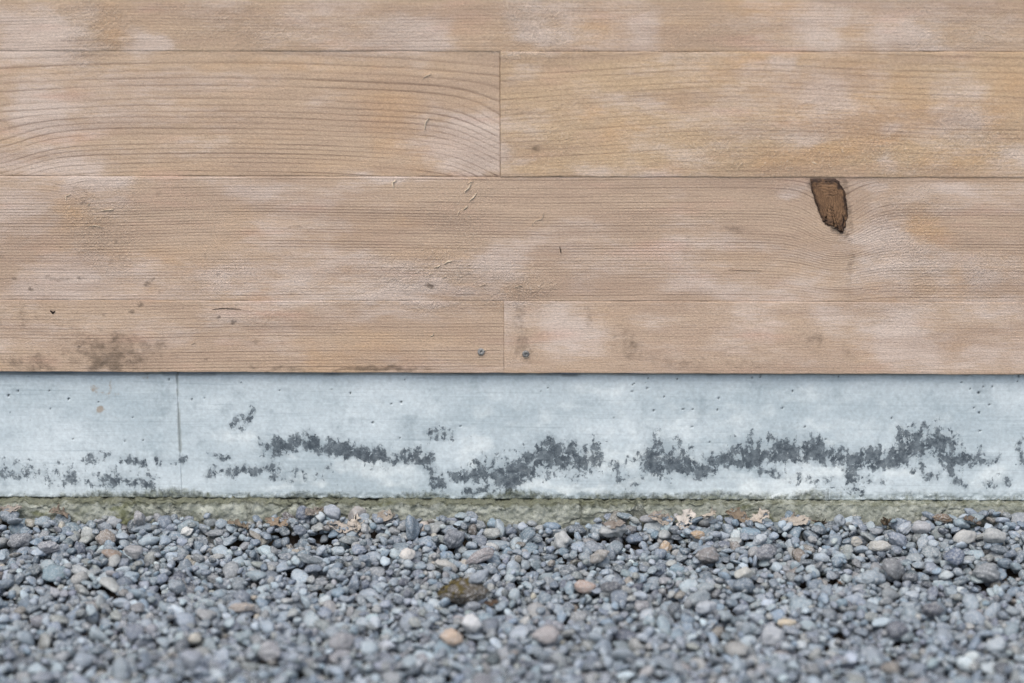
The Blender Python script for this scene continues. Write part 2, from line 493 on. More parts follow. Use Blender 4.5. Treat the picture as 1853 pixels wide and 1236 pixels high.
FUZZ = [(140, 0, 220, 97, 1, 14), (330, 0, 560, 92, .7, 50), (600, 20, 760, 92, .6, 40), (880, 0, 1045, 92, 1, 18), (1650, 0, 1853, 92, .7, 40),
        (1200, 30, 1400, 92, .5, 40), (1180, 230, 1853, 320, .8, 40), (1330, 160, 1600, 260, .5, 40), (1660, 190, 1853, 300, .8, 30), (905, 200, 1050, 320, .5, 40),
        (145, 340, 260, 470, .85, 30), (760, 330, 900, 480, .5, 60), (620, 470, 960, 547, 1, 40), (840, 490, 1000, 547, 1, 30),
        (640, 525, 900, 547, 1, 8), (330, 470, 640, 547, .5, 30), (1560, 360, 1720, 547, .8, 40), (1720, 470, 1853, 547, .7, 20), (330, 562, 560, 590, .5, 14)]
STAIN = [(-30, 540, 130, 600, .32, 60), (110, 600, 310, 676, .52, 50), (150, 635, 225, 672, .75, 20), (0, 640, 120, 674, .5, 18), (955, 260, 980, 276, .62, 10),
         (924, 556, 952, 606, .44, 12), (928, 600, 966, 662, .50, 12), (1095, 570, 1130, 650, .35, 26), (1050, 545, 1075, 600, .4, 14),
         (1110, 580, 1160, 665, .46, 18), (1090, 622, 1170, 648, .42, 12), (1436, 580, 1500, 650, .36, 20), (1520, 620, 1550, 650, .4, 16), (600, 664, 770, 672, .75, 6),
         (420, 664, 600, 674, .5, 6), (1310, 408, 1350, 420, .6, 10), (40, 500, 170, 508, .5, 8), (1235, 400, 1246, 547, .38, 10), (1280, 640, 1440, 676, .35, 30),
         (1000, 190, 1020, 200, .3, 10), (1030, 160, 1250, 180, .3, 14), (1170, 640, 1290, 672, .4, 20), (520, 410, 560, 420, .5, 10), (1540, 362, 1640, 374, .28, 10),
         (1528, 425, 1545, 540, .42, 12), (765, 517, 782, 525, .8, 6)]
SPOT = [(20, 440, 380, 720, 2.2, 60), (-60, 520, 80, 700, 1.2, 40)]
PLANK_N = [0]

def plank(x0, x1, z0, z1, grain, amp, tone, proud=0.0, label=None, fine=True):
    """one board; grain(px,py) -> ring count"""
    PLANK_N[0] += 1
    k = PLANK_N[0]
    step = .0026
    xs = np.concatenate([np.arange(x0, max(x0, -.82), .02), np.arange(max(x0, -.82), min(x1, .82), step), np.arange(min(x1, .82), x1-.002, .02)]) if fine \
        else np.arange(x0, x1, .02)
    xs = np.unique(np.concatenate([[x0, x0+.0009], xs[(xs > x0+.0015) & (xs < x1-.0015)], [x1-.0009, x1]]))
    zs = np.arange(z0, z1, step if fine else .02)
    zs = np.unique(np.concatenate([[z0, z0+.0009], zs[(zs > z0+.0015) & (zs < z1-.0015)], [z1-.0009, z1]]))
    X, Z = np.meshgrid(xs, zs, indexing='ij')
    nu, nv = X.shape
    Y = np.full_like(X, -proud)
    Y += (fbm(X*9+k, Z*14, k, 3)-.5)*.0010
    ed = np.minimum(np.minimum(X-x0, x1-X), np.minimum(Z-z0, z1-Z))
    Y += np.where(ed < .0005, .0003, 0)
    # the sawn edges wander by a fraction of a millimetre
    wob = (fbm(X*30, X*0+k, k, 3)-.5)*.0016
    Zw = Z + np.where(Z > z1-.0015, wob, 0) + np.where(Z < z0+.0015, -wob, 0)
    V = np.stack([X.ravel(), Y.ravel(), Zw.ravel()], 1)
    px, py, _ = project(V)
    fz = rects(px, py, FUZZ, 10, k)
    rough = (rng.random(len(V))-.5)*.0007*fz
    V[:, 1] -= rough
    A = dict(g=grain(px, py), pale=rects(px, py, PALE, 8, k, .42), orange=rects(px, py, ORANGE, 9, k+3, .40), fuzz=fz,
             stain=blobs(px, py, STAIN, 6, k+6)*1.25, spots=rects(px, py, SPOT, 20, k), amp=np.full(len(V), amp), tone=np.full(len(V), tone))
    if grain is g_row3:
        # bark-dark rim round the knot
        cxk = 1494+(py-320)*.30
        hw = 33-np.maximum(py-330, 0)*.15
        d = np.abs(px-cxk)/np.maximum(hw, 4)+np.maximum(py-418, 0)/14.0
        A['stain'] = np.maximum(A['stain'], sm((1.33-d)/.3)*.62)
    # skirt back to the batten plane
    i = np.arange(nu*nv).reshape(nu, nv)
    loop = np.concatenate([i[:, 0], i[-1, 1:], i[-2::-1, -1], i[0, -2:0:-1]])
    B = V[loop].copy()
    B[:, 1] = PLANK_T
    nb = len(V)
    L = len(loop)
    bi = np.arange(nb, nb+L)
    F = np.concatenate([grid_faces(nu, nv), np.stack([loop, np.roll(bi, 1)*0+bi, np.roll(bi, -1), np.roll(loop, -1)], 1)])
    V = np.concatenate([V, B])
    for n_ in A:
        A[n_] = np.concatenate([A[n_], A[n_][loop]])
    c = np.array([(x0+x1)/2, 0, z0])
    me = mesh_np('plank', V-c, F, A)
    o = link('plank', me, M_WOOD, wall, Vector(c)-wall.location)
    if label:
        o['label'] = label
    return o

def low(px, py, sx, sy, a, seed):
    return (fbm(px/sx, py/sy, seed, 2)-.5)*2*a

def g_row1(px, py):
    return (py + low(px, py, 420, 160, 7, 2))/5.3
def g_row2l(px, py):
    a = .00009*(px-350)**2
    a = a + 38*np.exp(-((px-935)/85)**2)*sm((py-120)/120)
    a = a + 26*np.exp(-((px+15)/85)**2)*sm((py-185)/90)
    t = (py-a+low(px, py, 260, 150, 3, 5)-97)/225
    return 13.5*t + 8*t*t
def g_row2r(px, py):
    a = 16*np.sin((px-900)/300.0)*np.exp(-((py-190)/140.0)**2) + low(px, py, 330, 130, 8, 8)
    t = (py+a-92)/228
    return 14*t + 12*t*t
def g_row3(px, py):
    a = 40*np.exp(-((px-1516)/58)**2)*sm((py-290)/100)*np.exp(-np.maximum(0, py-425)/75)
    a = a + 12*np.exp(-((px-116)/22)**2)*np.exp(-np.maximum(0, py-322)/26)
    a = a + low(px, py, 700, 300, 7, 11) + 8*np.exp(-((px-420)/210)**2)*(np.exp(-((py-400)/90)**2))*-1
    return (py-a)/5.2
def g_row4l(px, py):
    return (py + low(px, py, 600, 200, 6, 14))/5.6
def g_row4r(px, py):
    return (py + low(px, py, 500, 200, 8, 17))/5.2

GAP = .0006
xj2, xj4 = wall_at(905, 205)[0], wall_at(912, 610)[0]
XL, XR = -1.9, 1.9
h_b = ZR[0]-ZR[1]
p_up = plank(XL, XR, TOP+GAP/2, TOP+h_b, g_row1, .5, .3, fine=False)
p1 = plank(XL, XR, ZR[0]+GAP/2, TOP-GAP/2, g_row1, .6, .5, .0004)
p2l = plank(XL, xj2-GAP/2, ZR[1]+GAP/2, ZR[0]-GAP/2, g_row2l, .76, .45, -.0004, 'tan board with widely spaced dark grain lines arching across it')
p2r = plank(xj2+GAP/2, XR, ZR[1]+GAP/2, ZR[0]-GAP/2, g_row2r, .55, 1.0, .0012, 'yellowish board with blotchy bleached patches')
p3 = plank(XL, XR, ZR[2]+GAP/6, ZR[1]-GAP/2, g_row3, .85, .25, 0, 'long unbroken board holding the dark knot')
zb_l, zb_r = wall_at(700, 674.5)[1], wall_at(1300, 676)[1]
p4l = plank(XL, xj4-GAP/6, zb_l, ZR[2]-GAP/6, g_row4l, .75, .3, .0004, 'narrow bottom board speckled with grey mould spots')
p4r = plank(xj4+GAP/6, XR, zb_r, ZR[2]-GAP/6, g_row4r, .32, .2, .0006, 'smoother narrow bottom board with brown water stains')

bk = mesh_np('backing_board', np.array([[XL, 0, 0], [XR, 0, 0], [XR, 0, TOP+h_b-ZR[3]], [XL, 0, TOP+h_b-ZR[3]]]), np.array([[0, 1, 2, 3]]), smooth=False)
link('backing_board', bk, M_BACK, wall, Vector((0, PLANK_T-.001, ZR[3]+.002))-wall.location)

# knot: its own piece of dark end grain standing a hair proud
def knot(parent):
    out = [(1464, 321), (1500, 321), (1514, 321), (1523, 333), (1530, 346), (1532, 366), (1534, 390), (1531, 407), (1526, 424), (1519, 417),
           (1510, 411), (1499, 410), (1491, 406), (1482, 388), (1474, 364), (1468, 342)]
    pts = np.array([wall_at(*p) for p in out])
    pts[:3, 1] -= .0006
    # resample the outline
    R = []
    for a, b in zip(pts, np.roll(pts, -1, 0)):
        for t in np.linspace(0, 1, 5)[:-1]:
            R.append(a+(b-a)*t)
    R = np.array(R)
    R += (rng.random(R.shape)-.5)*.0026
    R[:9, 1] = pts[0, 1]
    cx, cz = wall_at(1501, 362)
    n = len(R)
    V, K, E = [(cx, -.0012, cz)], [0], [0]
    rings = [.1, .25, .4, .55, .7, .82, .91, .97, 1.0]
    for r in rings:
        for k in range(n):
            x, z = cx+(R[k, 0]-cx)*r, cz+(R[k, 1]-cz)*r
            V.append((x, (-.0016 if r < .95 else (-.0008 if r < .99 else .003)) , z))
            K.append(r)
            E.append(r)
    F = []
    for k in range(n):
        F.append((0, 1+k, 1+(k+1) % n))
    for j in range(len(rings)-1):
        for k in range(n):
            a, b = 1+j*n+k, 1+j*n+(k+1) % n
            F += [(a, a+n, b+n), (a, b+n, b)]
    o = Vector((cx, 0, cz))
    me = mesh_np('knot', np.array(V)-np.array(o), np.array(F), dict(k=np.array(K), edge=np.array(E)))
    link('knot', me, M_KNOT, parent, o-parent.location-wall.location)
knot(p3)

def ribbon(name, pts, width, parent, mat, lift=.0006, curl=.0010):
    """a thin raised sliver along wall pixels"""
    P = np.array([wall_at(*p) for p in pts])
    n = len(P)
    V, F = [], []
    for k in range(n):
        d = P[min(k+1, n-1)]-P[max(k-1, 0)]
        d = d/np.linalg.norm(d)
        nn = np.array([-d[1], d[0]])
        t = k/(n-1)
        w = width*.75*(.25+.75*math.sin(math.pi*min(max(t, .08), .92)))/2
        y = -lift-curl*t*t
        for s in (-1, 1):
            V.append((P[k, 0]+nn[0]*w*s, y-.0004*(s > 0), P[k, 1]+nn[1]*w*s))
        V.append((P[k, 0], y+.001, P[k, 1]))
    for k in range(n-1):
        a = k*3
        F += [(a, a+3, a+4), (a, a+4, a+1), (a+1, a+4, a+5), (a+1, a+5, a+2), (a+2, a+5, a+3), (a+2, a+3, a)]
    o = Vector(V[0])
    me = mesh_np(name, np.array(V)-np.array(o), np.array(F))
    return link(name, me, mat, parent, o-parent.location-wall.location)

SPL = [(p3, [(712, 340), (711, 330), (717, 326)], .0045), (p3, [(853, 330), (848, 340), (840, 347)], .003), (p3, [(838, 380), (844, 375), (846, 372)], .004),
       (p3, [(962, 408), (968, 400), (981, 396), (984, 384)], .0016), (p3, [(862, 349), (856, 358), (850, 362)], .003), (p3, [(804, 478), (811, 473), (818, 472)], .0045),
       (p3, [(786, 484), (792, 483), (797, 479)], .0035), (p3, [(777, 496), (783, 494)], .003), (p3, [(832, 380), (828, 388)], .002),
       (p2l, [(768, 237), (770, 222), (776, 212)], .003), (p2l, [(765, 142), (772, 137), (780, 133)], .0022), (p4l, [(778, 609), (783, 607), (785, 603)], .003),
       (p3, [(120, 362), (119, 355), (128, 351)], .0022), (p3, [(158, 372), (163, 367)], .003), (p3, [(183, 381), (196, 380), (206, 378)], .003),
       (p3, [(845, 333), (857, 327)], .002), (p3, [(160, 410), (172, 408), (186, 411)], .002), (p3, [(800, 503), (808, 500)], .0025), (p3, [(868, 518), (880, 514)], .0025),
       (p3, [(930, 520), (945, 516)], .0025), (p2r, [(1460, 297), (1468, 293), (1478, 296)], .003), (p4l, [(345, 623), (352, 620)], .0025)]
for par, pts, w in SPL:
    ribbon('splinter', pts, w, par, M_CHIP)
ribbon('drying_crack', [(384, 560), (400, 558), (420, 558.5), (437, 560)], .0022, p4l, M_CRACK, .0008, 0)
ribbon('drying_crack', [(1013, 446), (1014, 452), (1015, 458)], .0022, p3, M_CRACK, .0008, 0)
ribbon('drying_crack', [(1318, 488), (1350, 489.5), (1378, 490)], .0009, p3, M_CRACK, .0006, 0)
for pts, w in (([(1518, 330), (1526, 345), (1531, 366), (1533, 388)], .0020), ([(1524, 388), (1527, 398), (1524, 408)], .0032), ([(1465, 330), (1474, 358), (1486, 394)], .0010),
               ([(1503, 411), (1514, 414), (1523, 423)], .0020), ([(1500, 351), (1508, 353), (1516, 350)], .0014)):
    ribbon('drying_crack', pts, w, p3, M_CRACK, .0017, 0)
ribbon('insect_hole', [(91, 562), (96, 566), (100, 563)], .006, p4l, M_CRACK, .0008, 0)

def screw(px, py, parent, tilt):
    cx, cz = wall_at(px, py)
    prof = [(0, -.0004), (.0008, -.0006), (.0015, -.0022), (.0034, -.0026), (.0046, -.0020), (.0052, -.0010), (.0053, .0012)]
    n = 20
    V, F = [(0, prof[0][1], 0)], []
    for r, y in prof[1:]:
        for k in range(n):
            a = 2*math.pi*k/n
            q_ = 1.0
            if r < .002:
                q_ = 1.5 if k % 5 == 0 else .75           # drive recess
            V.append((r*q_*math.cos(a), y+math.sin(a+tilt)*.0006, r*q_*math.sin(a)))
    for k in range(n):
        F.append((0, 1+(k+1) % n, 1+k))
    for j in range(len(prof)-2):
        for k in range(n):
            a, b = 1+j*n+k, 1+j*n+(k+1) % n
            F += [(a, b, b+n), (a, b+n, a+n)]
    me = mesh_np('screw_head', np.array(V), np.array(F))
    link('screw_head', me, M_STEEL, parent, Vector((cx, -.0008, cz))-parent.location-wall.location)
screw(870.5, 636, p4l, .8)
screw(951.5, 640, p4r, 2.6)
ribbon('splinter', [(875, 634), (880, 632)], .004, p4l, M_CHIP, .0018, .001)
ribbon('splinter', [(950, 647), (957, 645)], .0025, p4r, M_CHIP, .0016, 0)

# ------------------------------------------------------------------ concrete plinth
PY = .012                                                    # face of the plinth, behind the boards
plinth = empty('concrete_plinth', (0, PY+.06, 0))
tag(plinth, 'pale blue grey concrete plinth with dark weather stains under the boards', 'plinth')
z_bot = wall_at(926, 903, PY)[1]
TIDE = [([(385, 857), (440, 853), (500, 846)], 7, .8), ([(480, 814), (520, 806), (552, 800), (585, 814), (620, 820), (655, 831), (700, 832), (740, 827), (768, 832), (780, 860), (796, 872)], 9, 1.0),
        ([(505, 802), (548, 792), (556, 806)], 5, .8), ([(820, 864), (850, 861), (882, 857), (893, 838)], 7, .95), ([(880, 862), (915, 863), (945, 856), (965, 838), (1000, 828), (1040, 838), (1072, 830)], 17, 1.08),
        ([(1036, 798), (1036, 830)], 4, .9), ([(1065, 812), (1068, 830)], 5, .9), ([(1180, 842), (1200, 830), (1222, 836)], 17, 1.0), ([(1225, 838), (1242, 852), (1270, 851), (1295, 838)], 10, 1.0),
        ([(1310, 830), (1350, 833), (1390, 828), (1430, 831), (1480, 826), (1530, 834), (1600, 833), (1640, 831)], 10, 1.0), ([(1335, 826), (1400, 826), (1475, 820)], 15, 1.0),
        ([(1640, 816), (1665, 810), (1700, 814), (1718, 826)], 19, 1.05), ([(1715, 830), (1760, 832), (1800, 832)], 7, .9), ([(1712, 840), (1726, 870), (1738, 886)], 9, .72), ([(1540, 850), (1548, 884)], 10, .85),
        ([(1565, 868), (1600, 872)], 7, .65), ([(1785, 812), (1787, 826)], 4, .8), ([(1780, 872), (1820, 872)], 7, .72), ([(426, 774), (436, 760)], 8, .66), ([(440, 764), (458, 748)], 8, .74), ([(770, 790), (808, 788)], 10, .72),
        ([(842, 890), (890, 890)], 5, .85), ([(-20, 856), (40, 852), (90, 866), (160, 868), (200, 872), (270, 874)], 13, .62), ([(205, 874), (270, 872)], 6, .8), ([(220, 838), (262, 836)], 6, .7), ([(290, 834), (328, 832)], 6, .6),
        ([(150, 830), (200, 826)], 5, .62), ([(384, 830), (410, 828)], 5, .66), ([(1206, 856), (1210, 880)], 6, .62), ([(1115, 860), (1150, 880)], 10, .6), ([(1372, 856), (1420, 862)], 8, .6), ([(1430, 866), (1500, 870)], 8, .55),
        ([(1645, 852), (1690, 866)], 9, .6), ([(1848, 806), (1852, 838)], 8, .72), ([(500, 866), (600, 858)], 8, .45), ([(620, 845), (700, 852)], 7, .5), ([(1100, 832), (1160, 842)], 6, .5)]
WHITE = [(560, 700, 1853, 800, .45, 120), (1000, 700, 1853, 900, .45, 60), (600, 835, 780, 890, .75, 20), (820, 800, 940, 850, .75, 16), (900, 865, 1180, 895, .75, 16), (1075, 800, 1180, 850, .8, 20),
         (1240, 790, 1320, 830, .5, 16), (1300, 845, 1540, 895, .8, 20), (1560, 840, 1640, 880, .7, 14), (1740, 840, 1853, 890, .6, 16), (330, 780, 480, 840, .5, 30), (500, 828, 560, 845, .5, 12), (400, 866, 620, 890, .5, 16)]
RUST = [(155, 695, 182, 712, .72, 12), (172, 737, 192, 750, .78, 6), (196, 690, 206, 735, .5, 8), (150, 705, 236, 716, .5, 8), (240, 682, 270, 690, .5, 8)]
PITS = [(32, 708, 4), (15, 716, 4), (89, 707, 3), (51, 681, 2), (124, 722, 4), (178, 728, 3), (92, 740, 2), (18, 746, 2), (305, 687, 3), (347, 723, 3), (370, 721, 2), (240, 755, 2), (227, 798, 3), (259, 797, 3),
        (132, 795, 3), (726, 728, 4), (708, 731, 3), (674, 765, 4), (634, 712, 3), (732, 687, 2), (723, 793, 3), (833, 771, 3), (505, 706, 2), (1183, 743, 4), (992, 702, 2), (980, 708, 2), (1148, 695, 2),
        (1168, 693, 2), (1173, 685, 2), (1145, 697, 2), (1171, 703, 3), (1144, 709, 3), (1170, 704, 2), (1202, 718, 3), (1300, 721, 4), (1236, 741, 3), (1434, 708, 3), (1416, 739, 4), (1457, 773, 4), (1443, 766, 2),
        (1740, 692, 3), (1756, 704, 3), (1779, 700, 4), (1796, 700, 4), (1771, 711, 6), (1772, 747, 4), (1791, 733, 3), (1763, 738, 3), (1844, 681, 4), (1841, 690, 3), (1773, 780, 3), (1495, 795, 3), (1613, 757, 3),
        (1377, 680, 3), (1361, 684, 3), (1375, 683, 2), (1225, 686, 3), (1517, 682, 3), (1252, 772, 3), (1299, 742, 3), (1254, 741, 3), (1284, 800, 3), (1340, 804, 2), (1111, 757, 2), (600, 704, 2), (437, 693, 2)]
xs_seam = wall_at(325, 790, PY)[0]

def strokes(px, py, lst):
    wx = px + (fbm(px/26, py/26, 131, 5)-.5)*34
    wy = py + (fbm(px/20, py/24, 137, 5)-.5)*26
    m = np.zeros_like(px)
    for pts, w, s in lst:
        x0, x1 = min(p[0] for p in pts)-70, max(p[0] for p in pts)+70
        y0, y1 = min(p[1] for p in pts)-70, max(p[1] for p in pts)+70
        k = np.nonzero((px > x0) & (px < x1) & (py > y0) & (py < y1))[0]
        if not len(k):
            continue
        X, Y = wx[k], wy[k]
        best = np.full(len(k), 1e9)
        for (ax, ay), (bx, by_) in zip(pts[:-1], pts[1:]):
            L2 = (bx-ax)**2+(by_-ay)**2
            t = np.clip(((X-ax)*(bx-ax)+(Y-ay)*(by_-ay))/L2, 0, 1)
            dx, dy = X-(ax+t*(bx-ax)), Y-(ay+t*(by_-ay))
            dy = np.where(dy < 0, dy*.72, dy*1.1)          # wicks upward
            best = np.minimum(best, np.hypot(dx, dy))
        m[k] = np.maximum(m[k], s*(.66*np.exp(-(best/(w*1.45))**2)+.24*np.exp(-(best/(w*3.0))**2)))
    return m

def plinth_panel(x0, x1):
    step = .0017
    xa = np.concatenate([np.arange(x0, max(x0, -.82), .012), np.arange(max(x0, -.82), min(x1, .82), step), np.arange(min(x1, .82), x1, .012), [x1]])
    xa = np.unique(xa)
    za = np.arange(z_bot, ZR[3]+.028, step)
    X, Z = np.meshgrid(xa, za, indexing='ij')
    Y = np.full_like(X, PY) + (fbm(X*6, Z*10, 40, 4)-.5)*.0014
    ed = np.minimum(X-x0, x1-X)
    Y += np.where(ed < .0012, .0001, 0)
    V = np.stack([X.ravel(), Y.ravel(), Z.ravel()], 1)
    px, py, _ = project(V)
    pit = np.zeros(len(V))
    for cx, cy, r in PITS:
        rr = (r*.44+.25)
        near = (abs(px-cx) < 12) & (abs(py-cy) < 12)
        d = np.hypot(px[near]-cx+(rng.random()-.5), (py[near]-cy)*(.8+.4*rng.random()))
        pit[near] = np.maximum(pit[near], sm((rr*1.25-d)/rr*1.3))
    V[:, 1] += pit*.003
    # void left under the boards right of the screws
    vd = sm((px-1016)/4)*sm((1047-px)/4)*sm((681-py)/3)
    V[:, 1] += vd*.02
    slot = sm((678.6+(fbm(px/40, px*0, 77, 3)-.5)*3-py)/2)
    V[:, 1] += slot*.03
    green = sm((py-874+(fbm(px/90, py/300, 50, 2)-.5)*30)/32)*.95
    green = green*np.where(px > 1500, .75, 1.0)
    # eroded lower edge, sharp crumbs
    er = sm((py-888)/14)
    V[:, 1] += er*(fbm(px/9, py/7, 60, 3)-.3)*.006
    seam = np.exp(-((X.ravel()-xs_seam)/.0035)**2)*sm((fbm(px/30, py/40, 70, 3)-.2)*2)
    # mask rising towards the lower edge of the boards, not applied
    top_band = sm((700+(fbm(px/50, px*0, 75, 3)-.5)*30-py)/26)*.25
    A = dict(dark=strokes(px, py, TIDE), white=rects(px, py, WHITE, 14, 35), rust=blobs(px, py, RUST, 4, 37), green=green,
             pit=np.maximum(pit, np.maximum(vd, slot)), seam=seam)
    nu, nv = X.shape
    c = np.array([(x0+x1)/2, PY, z_bot])
    i = np.arange(nu*nv).reshape(nu, nv)
    loop = np.concatenate([i[:, 0], i[-1, 1:], i[-2::-1, -1], i[0, -2:0:-1]])
    B = V[loop].copy()
    B[:, 1] = PY+.12
    bi = np.arange(len(V), len(V)+len(loop))
    F = np.concatenate([grid_faces(nu, nv), np.stack([loop, bi, np.roll(bi, -1), np.roll(loop, -1)], 1)])
    V = np.concatenate([V, B])
    for n_ in A:
        A[n_] = np.concatenate([A[n_], A[n_][loop]])
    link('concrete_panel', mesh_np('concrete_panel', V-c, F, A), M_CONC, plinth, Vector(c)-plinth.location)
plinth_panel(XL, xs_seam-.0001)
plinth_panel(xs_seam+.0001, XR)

# ------------------------------------------------------------------ mossy footing
FY = -.003                                                   # its face, a little proud of the plinth
def footing():
    xa = np.concatenate([np.arange(XL, -.82, .012), np.arange(-.82, .82, .0017), np.arange(.82, XR, .012)])
    zt = z_bot-.0008
    prof = [(PY+.05, zt-.001)] + [(PY-.004+(FY-PY+.004)*t, zt) for t in np.linspace(0, 1, 7)] + [(FY, zt-d) for d in np.linspace(.0012, .12, 62)]
    prof = np.array(prof)
    U = np.tile(xa[:, None], (1, len(prof)))
    Y = np.tile(prof[None, :, 0], (len(xa), 1)).copy()
    Z = np.tile(prof[None, :, 1], (len(xa), 1)).copy()
    depth = np.clip((zt-Z)/.03, 0, 1)
    n1 = fbm(U*70, Z*90+Y*90, 80, 4)-.5
    n2 = fbm(U*260, Z*260+Y*200, 85, 3)-.5
    right = sm((U-.15)/.2)                                    # the right half is smoother
    Y += np.where(Y < PY+.04, n1*.008*(1-.55*right) + n2*.004, 0)
    lipn = (fbm(U*120, U*0, 90, 4)-.5)
    Z += np.where((depth < .25), lipn*.0095*(1-.3*right)+n2*.004, 0)
    V = np.stack([U.ravel(), Y.ravel(), Z.ravel()], 1)
    px, py, _ = project(V)
    moss = rects(px, py, [(140, 912, 230, 945, .6, 30), (-30, 905, 120, 930, .4, 40), (640, 910, 680, 935, .75, 16), (1300, 900, 1420, 935, .6, 40), (990, 900, 1090, 930, .55, 30),
                          (400, 900, 640, 925, .45, 40), (760, 905, 1000, 920, .4, 40), (1480, 905, 1700, 925, .4, 40), (40, 925, 60, 950, .8, 10)], 14, 88)
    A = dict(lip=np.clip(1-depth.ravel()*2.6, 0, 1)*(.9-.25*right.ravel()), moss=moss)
    c = np.array([0, FY, zt])
    me = mesh_np('mossy_footing', V-c, grid_faces(*U.shape), A)
    o = link('mossy_footing', me, M_FOOT, None, Vector(c))
    tag(o, 'crumbling green mossy footing strip between plinth and gravel', 'footing')
footing()

# ------------------------------------------------------------------ pebbles: settle them one by one on a height field
def ico(sub):
    import bmesh
    bm = bmesh.new()
    bmesh.ops.create_icosphere(bm, subdivisions=sub, radius=1.0)
    bm.verts.ensure_lookup_table()
    V = np.array([v.co[:] for v in bm.verts])
    F = np.array([[v.index for v in f.verts] for f in bm.faces])
    bm.free()
    return V, F
ICO = {s: ico(s) for s in (1, 2, 3, 4)}                       # 20, 80, 320, 1280 triangles
NSHAPE = 60
def shape_fn(k):
    r = np.random.default_rng(1000+k)
    m = r.integers(6, 13)
    N = r.normal(size=(m, 3))
    N /= np.linalg.norm(N, axis=1)[:, None]
    Hh = r.uniform(.56, .95, m)
    hard = r.choice([9, 14, 24], p=[.5, .35, .15])
    bumps = [(r.normal(size=3)*(1+.8*q_), r.uniform(0, 6.28), r.uniform(.02, .07)) for q_ in range(4)]
    def f(D):
        inv = np.ones(len(D))
        dn = np.maximum(D @ N.T, 0)/Hh
        inv = (1.0 + (dn**hard).sum(1))**(1.0/hard)
        rad = 1.0/inv
        for w, ph, a in bumps:
            rad = rad*(1+a*np.sin(2.2*(D @ w)+ph))
        return D*rad[:, None]*1.1
    return f
SHAPES = [{s: shape_fn(k)(ICO[s][0]) for s in (1, 2, 3, 4)} for k in range(NSHAPE)]

PAL = [  # name, sRGB, weight
    ('grey', (134, 138, 143), 34), ('slate grey', (108, 113, 120), 18), ('pale grey', (160, 164, 167), 14), ('warm grey', (134, 132, 131), 11),
    ('blue grey', (118, 128, 137), 13), ('charcoal', (80, 84, 90), 3), ('tan grey', (146, 142, 136), 4), ('off-white', (178, 178, 175), 1.0),
    ('brown', (118, 108, 99), .9), ('pinkish', (148, 141, 137), 1.3), ('sandy', (166, 153, 138), .5)]
PALW = np.array([p[2] for p in PAL], float)
PALW /= PALW.sum()

CELL = .002
GX0, GX1, GY0, GY1 = -1.6, 1.6, -.98, .01
NX, NY = int((GX1-GX0)/CELL), int((GY1-GY0)/CELL)
cxs = GX0+(np.arange(NX)+.5)*CELL
cys = GY0+(np.arange(NY)+.5)*CELL
CX, CY = np.meshgrid(cxs, cys, indexing='ij')
H = -.0365 + (fbm(CX*5, CY*5, 100, 3)-.5)*.030
# banked a little against the footing, in mounds
bank = np.interp(cxs, [wall_at(p, 930)[0] for p in (-400, 0, 150, 340, 480, 600, 660, 760, 880, 950, 1040, 1180, 1300, 1420, 1540, 1600, 1740, 1853, 2200)],
                 np.array([31, 34, 31, 29, 28, 29, 27, 21, 16, 4, 15, 20, 21, 18, 9, 8, 19, 24, 20])*.001)
H += bank[:, None]*np.exp(CY/.06)
H += sm((CY+.12)/.12)*.004
H0 = H.copy()
OWN = np.full(H.shape, -1, int)
P = []                                                       # settled pebbles

def rot(e):
    cx_, sx, cy_, sy, cz_, sz = math.cos(e[0]), math.sin(e[0]), math.cos(e[1]), math.sin(e[1]), math.cos(e[2]), math.sin(e[2])
    return np.array([[cz_, -sz, 0], [sz, cz_, 0], [0, 0, 1]]) @ np.array([[cy_, 0, sy], [0, 1, 0], [-sy, 0, cy_]]) @ np.array([[1, 0, 0], [0, cx_, -sx], [0, sx, cx_]])

def drop(x, y, abc, R, tries, spread, info, sink=80, dry=False, cap=None):
    A = R @ np.diag(1/np.array(abc)**2) @ R.T
    C = R @ np.diag(np.array(abc)**2) @ R.T
    hx, hy = math.sqrt(C[0, 0]), math.sqrt(C[1, 1])
    ix, iy = int(hx/CELL)+1, int(hy/CELL)+1
    dx, dy = np.meshgrid(np.arange(-ix, ix+1)*CELL, np.arange(-iy, iy+1)*CELL, indexing='ij')
    bq = A[0, 2]*dx+A[1, 2]*dy
    cq = A[0, 0]*dx*dx+2*A[0, 1]*dx*dy+A[1, 1]*dy*dy-1
    disc = bq*bq-A[2, 2]*cq
    ok = disc > 0
    s = np.sqrt(np.where(ok, disc, 0))
    zt, zb = (-bq+s)/A[2, 2], (-bq-s)/A[2, 2]
    best = None
    for t in range(tries):
        xx = x+(random.random()-.5)*spread if t else x
        yy = y+(random.random()-.5)*spread if t else y
        yy = min(yy, FY-.003-hy*.93)
        i, j = int((xx-GX0)/CELL), int((yy-GY0)/CELL)
        if i-ix < 0 or j-iy < 0 or i+ix+1 > NX or j+iy+1 > NY:
            continue
        h = H[i-ix:i+ix+1, j-iy:j+iy+1]
        dz = (h-zb)[ok]
        z = np.partition(dz, int(len(dz)*sink/100)-1 if len(dz) > 3 else -1)[int(len(dz)*sink/100)-1 if len(dz) > 3 else -1]
        if best is None or z < best[0]:
            best = (z, i, j)
    if best is None:
        return None
    z, i, j = best
    if dry:
        return z
    if cap and z+math.sqrt(C[2, 2]) > H0[i, j]+cap:
        return None
    sl = (slice(i-ix, i+ix+1), slice(j-iy, j+iy+1))
    top = np.where(ok, z+zt, -9)
    up = top > H[sl]
    H[sl][up] = top[up]
    OWN[sl][up] = len(P)
    d = dict(c=np.array([cxs[i], cys[j], z]), abc=np.array(abc), R=R, sh=random.randrange(NSHAPE), nf=int(ok.sum()))
    d.update(info)
    P.append(d)
    return d

